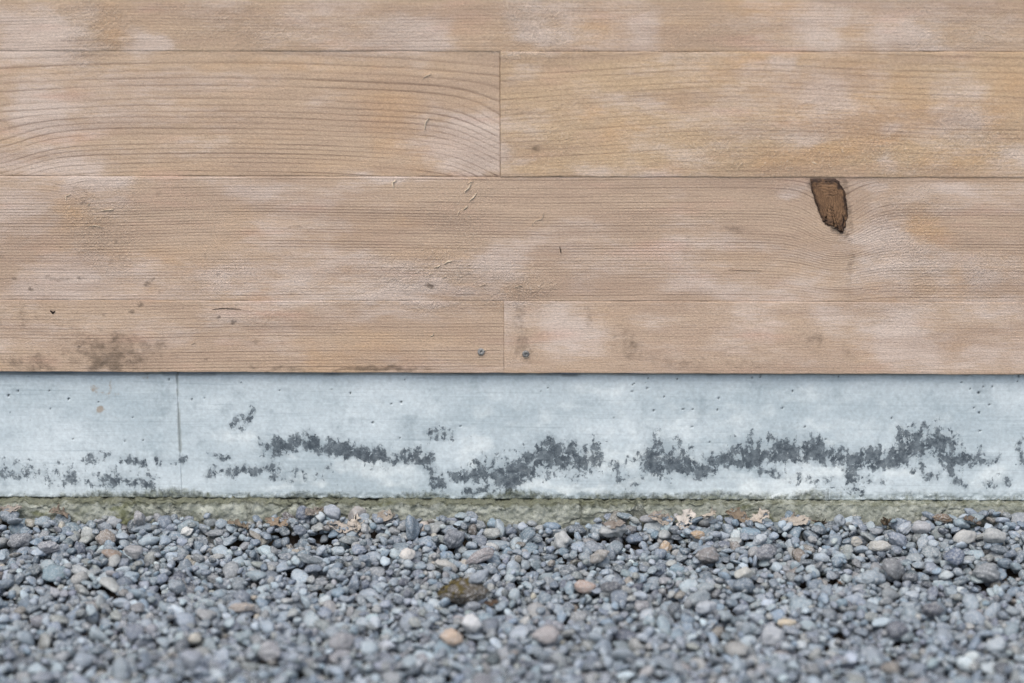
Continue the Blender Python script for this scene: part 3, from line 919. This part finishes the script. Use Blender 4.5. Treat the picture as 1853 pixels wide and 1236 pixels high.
def random_pebble(x, y):
    near = math.exp(y/.16)
    a = float(np.clip(np.exp(rng.normal(math.log(.0077*(1+.30*near)), .37)), .0032, .0185))
    b = a*rng.uniform(.6, .95)
    c = a*rng.uniform(.32, .70)
    c = min(c, b)
    tl = .30 if rng.random() < .8 else .8
    R = rot((rng.normal()*tl, rng.normal()*tl, rng.uniform(0, 6.283)))
    k = int(rng.choice(len(PAL), p=PALW))
    if rng.random() < .24*math.exp(y/.035):              # stained brownish under the leaf litter
        k = int(rng.choice([6, 8, 9, 10, 3], p=[.3, .3, .1, .1, .2]))
    return (a, b, c), R, k

def pick_colour(k):
    c = np.array(PAL[k][1], float)
    c = c*rng.normal(.955, .07)*np.array([.945, 1.005, 1.04]) + rng.normal(0, 1.2, 3)
    return np.array(lin(*np.clip(c, 20, 235))[:3])

area = (GX1-GX0)*(-GY0)
CAP = .040
N_PEB = int(area/(math.pi*.0084*.0065)*1.8)
for t in range(N_PEB):
    x, y = rng.uniform(GX0+.01, GX1-.01), rng.uniform(GY0+.01, -.008)
    abc, R, k = random_pebble(x, y)
    drop(x, y, abc, R, 6, .03, dict(pal=k, col=pick_colour(k), var=rng.random()), cap=CAP)

print('bed height', np.percentile((H-H0)[100:-100, 60:-20], [5, 25, 50, 75, 95]))
# small stones roll into the hollows
Hs = H.copy()
for ax in (0, 1):
    for _ in range(3):
        Hs = (np.roll(Hs, 4, ax)+Hs+np.roll(Hs, -4, ax))/3
lowc = np.argwhere((Hs-H > .004) & (CY < -.01) & (CY > GY0+.03) & (np.abs(CX) < GX1-.03))
for t in rng.permutation(len(lowc))[:12000]:
    i, j = lowc[t]
    if Hs[i, j]-H[i, j] < .0035:
        continue
    a = rng.uniform(.0032, .0075)
    k = int(rng.choice(len(PAL), p=PALW))
    drop(cxs[i], cys[j], (a, a*rng.uniform(.7, .95), a*rng.uniform(.5, .8)), rot((rng.normal()*.4, rng.normal()*.4, rng.uniform(0, 6.3))), 3, .012, dict(pal=k, col=pick_colour(k), var=rng.random()))

# the stones one can pick out in the photograph: pixel, half axes in pixels, turn, colour, label
FEAT = [
    (745, 946, (21, 13, 14), 'up', (112, 128, 142), 'blue grey teardrop pebble standing upright near the footing'),
    (604, 922, (19, 13, 12), -8, (152, 160, 170), 'pale blue grey oval pebble lying on the bank against the mossy footing'),
    (549, 929, (13, 12, 12), 30, (104, 112, 126), 'round blue slate pebble beside dry leaves at the footing'),
    (649, 921, (18, 13, 12), 28, (162, 158, 154), 'light grey lumpy stone perched against the footing beside the pale oval pebble'),
    (337, 958, (11, 8, 7), 10, (214, 216, 213), 'small bright white pebble below the concrete seam'),
    (734, 1002, (14, 11, 7), 0, (204, 202, 197), 'flat cream white pebble below the blue upright pebble'),
    (1019, 979, (19, 15, 12), 0, (172, 176, 176), 'large pale round pebble right of the two screws and near the footing'),
    (1107, 965, (26, 16, 13), 3, (164, 168, 168), 'big pale grey veined stone a little in front of the footing'),
    (823, 972, (20, 18, 12), 20, (116, 122, 130), 'large slate blue rounded stone below the left screw'),
    (855, 1135, (19, 18, 15), 0, (196, 200, 202), 'large white round pebble in the blurred gravel below the mossy stone'),
    (817, 1152, (18, 12, 10), -25, (178, 160, 142), 'peach coloured pebble left of the large white round one'),
    (1060, 1067, (18, 13, 11), 0, (164, 146, 136), 'pinkish oval pebble midway across the gravel right of the mossy stone'),
    (1105, 1082, (20, 9, 8), 0, (84, 88, 94), 'dark flat oval pebble just right of the pinkish oval pebble'),
    (1204, 960, (12, 11, 9), 0, (176, 155, 130), 'orange tan pebble tucked under a curled dry leaf'),
    (1262, 962, (15, 8, 8), -12, (174, 154, 130), 'orange tan long pebble by the dry leaves left of the knot'),
    (1375, 974, (13, 9, 9), 20, (172, 182, 190), 'small pale blue egg-shaped pebble left of the knot'),
    (1520, 943, (12, 10, 9), 0, (150, 160, 168), 'blue grey round pebble against the footing below the knot'),
    (1637, 943, (15, 11, 10), 10, (166, 176, 186), 'pale blue pebble resting against the right part of the footing'),
    (1668, 948, (17, 12, 11), 20, (166, 168, 172), 'pale grey leaning pebble beside the pale blue one'),
    (1744, 949, (21, 13, 12), 8, (176, 178, 176), 'large off-white oval pebble near the right end of the footing'),
    (1706, 938, (17, 8, 8), -5, (112, 94, 74), 'brown wet pebble on the bank right of the pale leaning pebble'),
    (1624, 958, (18, 12, 10), -30, (132, 142, 156), 'blue grey mottled pebble in front of the pale blue one'),
    (1590, 988, (22, 10, 9), -3, (174, 174, 168), 'long pale cream pebble below the knot'),
    (1800, 970, (20, 14, 12), 8, (164, 168, 168), 'broad pale banded pebble near the right end'),
    (1724, 1008, (18, 16, 12), 0, (88, 102, 124), 'deep blue slate pebble near the right end of the gravel'),
    (1788, 990, (22, 18, 13), 0, (124, 130, 134), 'large grey banded stone right of the deep blue pebble'),
    (1388, 1001, (20, 14, 12), 10, (112, 116, 124), 'dark slate rounded stone below the small pale blue egg'),
    (1280, 992, (20, 15, 12), 8, (124, 122, 122), 'large grey brown stone in front of the orange tan long pebble'),
    (1686, 1106, (20, 13, 10), 0, (72, 76, 86), 'dark charcoal pebble midway across the gravel near the right end'),
    (1280, 1085, (20, 12, 10), 14, (166, 174, 182), 'pale blue smooth oval pebble left of the knot and midway across'),
    (1345, 1062, (16, 11, 9), 0, (182, 184, 178), 'cream pebble midway across the gravel left of the knot'),
    (1620, 1030, (24, 18, 12), 5, (112, 116, 120), 'large dark grey flat stone below and right of the knot'),
    (1574, 1046, (24, 13, 10), -10, (144, 158, 168), 'broad blue grey flat stone left of the large dark flat one'),
    (1801, 1168, (16, 15, 13), 30, (160, 172, 180), 'pale blue round pebble in the blurred gravel near the right end'),
    (1425, 1121, (15, 8, 8), 0, (190, 178, 154), 'cream yellow pebble in the near gravel below the knot'),
    (1625, 1148, (18, 13, 11), 0, (82, 88, 100), 'dark blue slate pebble in the near gravel below the knot'),
    (88, 1000, (20, 10, 9), 0, (130, 134, 142), 'long grey flat pebble near the left end'),
    (190, 975, (18, 14, 12), -20, (136, 128, 120), 'brownish grey round stone left of the concrete seam'),
    (252, 941, (12, 14, 11), 0, (146, 146, 148), 'light grey standing pebble left of the concrete seam against the footing'),
    (38, 980, (24, 14, 12), 12, (116, 120, 126), 'large slate flat stone at the left end of the gravel'),
    (320, 1052, (17, 12, 10), -30, (120, 132, 142), 'blue grey wedge pebble below the concrete seam'),
    (560, 1012, (22, 9, 8), -20, (116, 126, 132), 'long dark blue grey pebble between the seam and the upright pebble'),
    (440, 1100, (24, 9, 8), 3, (158, 150, 142), 'long pale tan flat pebble in the near gravel right of the seam'),
    (240, 1000, (17, 13, 11), 0, (146, 148, 150), 'grey round pebble left of the small white one'),
    (345, 1195, (18, 17, 14), 0, (140, 148, 158), 'round blue grey pebble in the near gravel below the seam'),
    (870, 1008, (28, 10, 9), 22, (136, 132, 134), 'long mauve grey pebble leaning below the left screw'),
    (802, 1022, (24, 9, 9), -28, (172, 172, 168), 'pale crooked pebble above and left of the mossy stone'),
    (1085, 1006, (18, 11, 10), 28, (150, 148, 144), 'pale tan grey leaning pebble above the pinkish oval one'),
    (1030, 1030, (15, 11, 9), 0, (92, 102, 110), 'dark slate pebble with a pale cap above the pinkish oval pebble'),
    (1550, 905+75, (12, 9, 9), 0, (170, 168, 160), 'small cream pebble below the knot beside the long cream one'),
    (200, 1003, (6, 18, 7), 75, (142, 128, 116), 'narrow brown pebble standing on end near the left end'),
    (1395, 1150, (20, 16, 12), 0, (158, 164, 170), 'large pale grey round pebble in the near gravel left of the knot'),
    (985, 1150, (22, 16, 13), 0, (154, 150, 150), 'large mauve pale pebble right of the large white round one'),
    (612, 1160, (22, 14, 12), 10, (136, 138, 142), 'grey oval pebble in the near gravel left of the peach coloured one'),
    (490, 1180, (20, 16, 13), 0, (150, 152, 156), 'pale grey round pebble in the near gravel between seam and white round one'),
]
PXM = .0008
def feature(px, py, ax, turn, col, label, info=None):
    x, y = ground_at(px, py, .006)
    y = min(y, -.012)
    a, b, c = (v*PXM for v in ax)
    if turn == 'up':
        abc, R = (.017, .0105, .011), rot((.2, math.radians(-72), math.radians(80)))
    else:
        # depth axis of a lying pebble takes the middle size, its height the last
        abc = (a, max(b, c)*1.05, b)
        R = rot((0, math.radians(-turn), rng.uniform(-.25, .25)))
    d = dict(pal=0, col=np.array(lin(*(v*.9 for v in col))[:3]), var=rng.random(), label=label)
    d.update(info or {})
    for _ in range(3):                                       # settle where it is seen, whatever height it comes to rest at
        z = drop(x, y, abc, R, 1, 0, d, 68, True)
        x, y = ground_at(px, py, z)
        y = min(y, -.012)
    return drop(x, y, abc, R, 1, 0, d, 68)
FE = [feature(*f) for f in FEAT]
MOSSY = feature(838, 1071, (37, 20, 13), 4, (84, 78, 68), 'moss', dict(mossy=True))
feature(866, 1082, (20, 10, 9), 26, (142, 152, 162), 'smooth blue grey pebble leaning against the mossy stone')

# how much of each one shows
cnt = np.bincount(OWN[OWN >= 0].ravel(), minlength=len(P))
for i, d in enumerate(P):
    d['own'] = cnt[i]
CC = np.array([d['c'] for d in P])
ppx, ppy, pdep = project(CC)
for i, d in enumerate(P):
    d['px'], d['py'] = float(ppx[i]), float(ppy[i])
    d['in'] = 5 < ppx[i] < PW-5 and ppy[i] < PH-6
    # what faces the camera, seen from above
    d['show'] = d['own']*(1.0/pdep[i]**2) if d['in'] else 0.0

def pebble_mesh(d, lod):
    V = SHAPES[d['sh']][lod]
    L = V*d['abc']
    W = L @ d['R'].T
    q_ = (V*d['abc']/.0085) + np.array([(d['sh']*7.7) % 50, d['var']*91.0, (d['px']*.37) % 60])
    return W, ICO[lod][1], q_

singles = [d for d in P if d.get('label')]
rest = sorted([d for d in P if not d.get('label')], key=lambda d: -d['show'])
N_SINGLE = 292
singles_auto = rest[:N_SINGLE-len([d for d in singles if not d.get('mossy')])]
stuff = [d for d in rest[len(singles_auto):] if d['own'] > 1]

Vs, Fs, Cs, Qs, Ws, off = [], [], [], [], [], 0
for d in stuff:
    wide = abs(d['c'][0]) < .80 and d['c'][1] > -.60
    lod = 3 if (wide and d['own'] > 30) else (2 if (abs(d['c'][0]) < .95 or d['own'] > 25) else 1)
    V, F, q_ = pebble_mesh(d, lod)
    Vs.append(V+d['c'])
    Fs.append(F+off)
    Cs.append(np.tile(d['col'], (len(V), 1)))
    Qs.append(q_)
    Ws.append(np.full(len(V), d['var']))
    off += len(V)
me = mesh_np('gravel', np.concatenate(Vs), np.concatenate(Fs), dict(pvar=np.concatenate(Ws)), dict(pcol=np.concatenate(Cs), pco=np.concatenate(Qs)))
gravel = link('gravel', me, M_PEB)
tag(gravel, 'bed of small grey and blue river gravel along the wall', kind='stuff')
print('pebbles', len(P), 'stuff', len(stuff), 'tris', sum(len(f) for f in Fs))

# soil under the pebbles: follows the hollows the pebbles were dropped into
sx, sy = np.meshgrid(np.arange(0, NX, 8), np.arange(0, NY, 8), indexing='ij')
SV = np.stack([cxs[sx].ravel(), cys[sy].ravel(), (H0[sx, sy]-.001).ravel()], 1)
tag(link('soil', mesh_np('soil', SV, grid_faces(*sx.shape)), M_SOIL), 'dark damp soil under the gravel', kind='structure')

def add_single(d, label, group):
    V, F, q_ = pebble_mesh(d, 4 if d.get('label') else 3)
    n = len(V)
    me_ = mesh_np('pebble', V, F, dict(pvar=np.full(n, d['var'])), dict(pcol=np.tile(d['col'], (n, 1)), pco=q_))
    o = link('pebble', me_, M_PEB, None, Vector(d['c']))
    tag(o, label, 'pebble', group)
    return o

GRP = 'larger pebbles lying on the gravel bed'
for d in singles:
    if not d.get('mossy'):
        add_single(d, d['label'], GRP)

def looks(d):
    a, b, c = sorted(d['abc'])[::-1]
    if c/a < .45: s = 'flat'
    elif b/a < .7: s = 'long'
    elif b/a > .86 and c/a > .6: s = 'round'
    else: s = 'oval'
    return f"{PAL[d['pal']][0]} {s} pebble"
def where(d):
    x, y = d['px'], d['py']
    xs_ = [(170, 'at the left end'), (330, 'left of concrete seam'), (500, 'right of concrete seam'), (690, 'left of upright pebble'), (800, 'below upright pebble'),
           (1000, 'below the two screws'), (1180, 'right of the two screws'), (1400, 'left of the knot'), (1610, 'below the knot'), (1740, 'right of the knot'), (9999, 'at the right end')]
    w = next(t for lim, t in xs_ if x < lim)
    ys_ = [(962, 'by footing'), (1010, 'off footing'), (1070, 'midway out'), (1135, 'farther out'), (9999, 'nearest strip')]
    return w + ', ' + next(t for lim, t in ys_ if y < lim)
by = {}
for d in singles_auto:
    by.setdefault((looks(d), where(d)), []).append(d)
ORD = ['first', 'second', 'third', 'fourth', 'fifth', 'sixth', 'seventh', 'eighth']
NUM = ['one', 'two', 'three', 'four', 'five', 'six', 'seven', 'eight']
for (lk, wh), ds in by.items():
    ds.sort(key=lambda d: d['px'])
    for i, d in enumerate(ds):
        if len(ds) == 1:
            lab = f'large {lk} {wh}'
        elif len(ds) == 2:
            lab = f"{lk} {wh}, {'left' if i == 0 else 'right'} of the large two"
        else:
            lab = f"{lk} {wh}, {ORD[i]} of {NUM[len(ds)-1]} from left"
        add_single(d, lab, GRP)

# ------------------------------------------------------------------ mossy stone
ms = empty('mossy_stone', Vector(MOSSY['c'])-Vector((0, 0, MOSSY['abc'][2])))
tag(ms, 'olive brown mossy stone lying alone in the middle of the gravel', 'stone')
V, F, q_ = pebble_mesh(MOSSY, 4)
link('stone_body', mesh_np('stone_body', V, F, dict(pvar=np.full(len(V), .5)), dict(pcol=np.tile(MOSSY['col'], (len(V), 1)), pco=q_)), M_PEB, ms, Vector((0, 0, MOSSY['abc'][2])))
# moss cushions: a lumpy skin over the left and top of the stone
Vm = V*1.05
lump = fbm(V[:, 0]*260+5, V[:, 2]*260+V[:, 1]*120, 120, 3)
keep = (V[:, 2]/MOSSY['abc'][2]*.6 + 3.2*(lump-.5) - .7*V[:, 0]/MOSSY['abc'][0]*.6 > .3)
Vm = Vm*(1+.22*(lump-.45))[:, None]
Fm = F[keep[F].all(1)]
use = np.unique(Fm)
remap = np.full(len(V), -1)
remap[use] = np.arange(len(use))
link('moss', mesh_np('moss', Vm[use], remap[Fm]), M_MOSS, ms, Vector((0, 0, MOSSY['abc'][2])))

# ------------------------------------------------------------------ dry leaves along the footing
def leaf(px, py, L, yaw, pitch, roll, col, label, ragged=.3, seed=0):
    r = np.random.default_rng(500+seed)
    nu, nv = 26, 17
    u = np.linspace(0, 1, nu)
    lob = .22+.78*np.abs(np.sin(u*math.pi*3.2+r.uniform(0, 1)))
    w = np.sin(np.clip(u, .03, .985)*math.pi)**.6*(.45+.55*lob)*.33
    s = np.linspace(-1, 1, nv)
    U, S = np.meshgrid(u, s, indexing='ij')
    wl = w[:, None]*(1+.35*(fbm(U*9, S*0+3, seed, 3)-.5))
    X = U-.5 + .10*np.abs(S)*w[:, None]*2
    Y = S*wl
    curl = r.uniform(.5, 1.3)
    Z = curl*.55*(Y**2)*2.2 + .16*np.sin(U*5+r.uniform(0, 6))*.6 + (fbm(U*6, S*3, seed+2, 3)-.5)*.16
    Z += -.05*np.exp(-(S/.12)**2)
    P3 = np.stack([X.ravel(), Y.ravel(), Z.ravel()], 1)*L
    F = grid_faces(nu, nv)
    hole = fbm(U*7, S*4, seed+20, 3)
    bad = hole.ravel() > (.80-.10*ragged)
    bad |= ((np.abs(S) > .75) & (fbm(U*14, S*5, seed+30, 2) > .60)).ravel()
    F = F[~bad[F].any(1)]
    R = rot((roll, pitch, yaw))
    W = P3 @ R.T
    # rest on the stones
    zg = .006
    for it in range(3):
        gx, gy = ground_at(px, py, zg)
        gy = min(gy, FY-.010)
        k_i = min(max(int((gx-GX0)/CELL), 4), NX-5)
        k_j = min(max(int((gy-GY0)/CELL), 4), NY-5)
        zg = float(np.percentile(H[k_i-4:k_i+5, k_j-4:k_j+5], 80))+.002
    wy = W[:, 1]+gy
    over = wy.max()-(FY-.004)
    if over > 0:
        gy -= min(over, .02)
    wx, wy = W[:, 0]+gx, W[:, 1]+gy
    i = np.clip(((wx-GX0)/CELL).astype(int), 0, NX-1)
    j = np.clip(((wy-GY0)/CELL).astype(int), 0, NY-1)
    used = np.unique(F)
    dz = np.sort((H[i, j]-W[:, 2])[used])
    z = min(dz[int(len(dz)*.78)], zg+.006)
    # drape: sag onto stones that poke through
    pen = H[i, j]+.0008-(W[:, 2]+z)
    W[:, 2] += np.where(pen > 0, np.minimum(pen, .009), 0)
    vein = np.maximum(np.exp(-(S/.07)**2), .6*np.exp(-((np.abs(S)*.55-(U*6 % 1)*.9)/.09)**2)).ravel()
    n = len(W)
    Wt = W.copy()
    Wt[:, 2] -= .0004
    VV = np.concatenate([W, Wt])
    # both skins and the rim between them
    ed = {}
    for f in F:
        for a, b in zip(f, np.roll(f, -1)):
            ed[(a, b)] = 1
    rim = [(a, a+n, b+n, b) for (a, b) in ed if (b, a) not in ed]
    FF = np.concatenate([F, F[:, ::-1]+n, np.array(rim)])
    g_ = sum(col)/3
    col = [(.55*v+.45*g_)*.88 for v in col]
    me_ = mesh_np('dry_leaf', VV, FF, dict(vein=np.tile(vein, 2)), dict(pcol=np.tile(np.array(lin(*col)[:3]), (2*n, 1))))
    o = link('dry_leaf', me_, M_LEAF, None, Vector((gx, gy, z)))
    tag(o, label, 'leaf', 'dry leaves lying among the pebbles by the footing')

LEAVES = [
    (618, 957, .046, .3, .25, .5, (190, 176, 158), 'pale ragged dry leaf lying flat in front of the pale blue grey oval pebble', .8),
    (645, 950, .036, 1.6, -.1, -.3, (206, 192, 172), 'cream torn leaf tip pointing down right of the pale ragged leaf', 1),
    (500, 946, .040, -.5, .2, .3, (156, 130, 100), 'tan brown dry leaf left of the round blue slate pebble', .4),
    (570, 948, .038, .9, -.1, .4, (150, 138, 124), 'greyish dry leaf between the slate pebble and the pale ragged leaf', .5),
    (700, 938, .034, 2.4, .3, -.6, (170, 156, 136), 'small curled tan leaf left of the blue upright pebble', .6),
    (1196, 948, .040, .2, .3, .9, (184, 166, 144), 'curled tan leaf arching over the orange tan pebble', .5),
    (1240, 942, .046, 1.2, -.3, .3, (206, 196, 182), 'whitish torn leaf standing on edge left of the knot', 1),
    (1285, 938, .040, 1.9, .5, -.5, (196, 180, 156), 'whitish brown leaf folded upright beside the whitish torn leaf', .9),
    (1335, 934, .038, -.3, .2, .6, (150, 126, 96), 'brown curled leaf against the footing right of the folded leaf', .5),
    (1372, 938, .040, .6, -.2, .3, (198, 182, 160), 'pale tan leaf with dark holes left of the knot by the footing', 1),
    (1440, 944, .044, .1, .1, .4, (186, 172, 152), 'pale brown flat leaf nearly below the knot', .7),
    (1480, 942, .034, 1.0, .4, -.3, (120, 98, 74), 'dark brown curled leaf below the knot', .4),
    (1598, 940, .030, 1.5, .6, .5, (124, 98, 66), 'dark brown upright leaf between two pale blue pebbles', .4),
    (110, 934, .036, .7, .3, .5, (150, 128, 104), 'brown folded leaf against the footing at the left end', .5),
    (22, 938, .034, .2, .1, .2, (176, 160, 144), 'pale leaf scrap at the far left of the footing', .8),
    (355, 942, .034, -.2, .1, .2, (160, 146, 126), 'tan leaf scrap at the foot of the concrete seam', .7),
    (432, 948, .036, .4, .2, .1, (146, 126, 98), 'brownish flat leaf right of the concrete seam', .5),
    (1110, 945, .034, .1, .1, .3, (146, 134, 122), 'grey brown leaf behind the big pale veined stone', .5),
    (1520, 1028, .016, 1.2, .5, .4, (166, 120, 84), 'tiny rust brown leaf scrap out on the gravel below the knot', .3),
    (890, 1088, .022, .3, .2, .3, (92, 66, 44), 'dark brown leaf scrap right of the mossy stone', .3),
    (1760, 935, .030, .3, .2, .3, (120, 100, 82), 'brown leaf scrap behind the large off-white oval pebble', .5),
]
for k, lf in enumerate(LEAVES):
    leaf(*lf, seed=k*3+1)
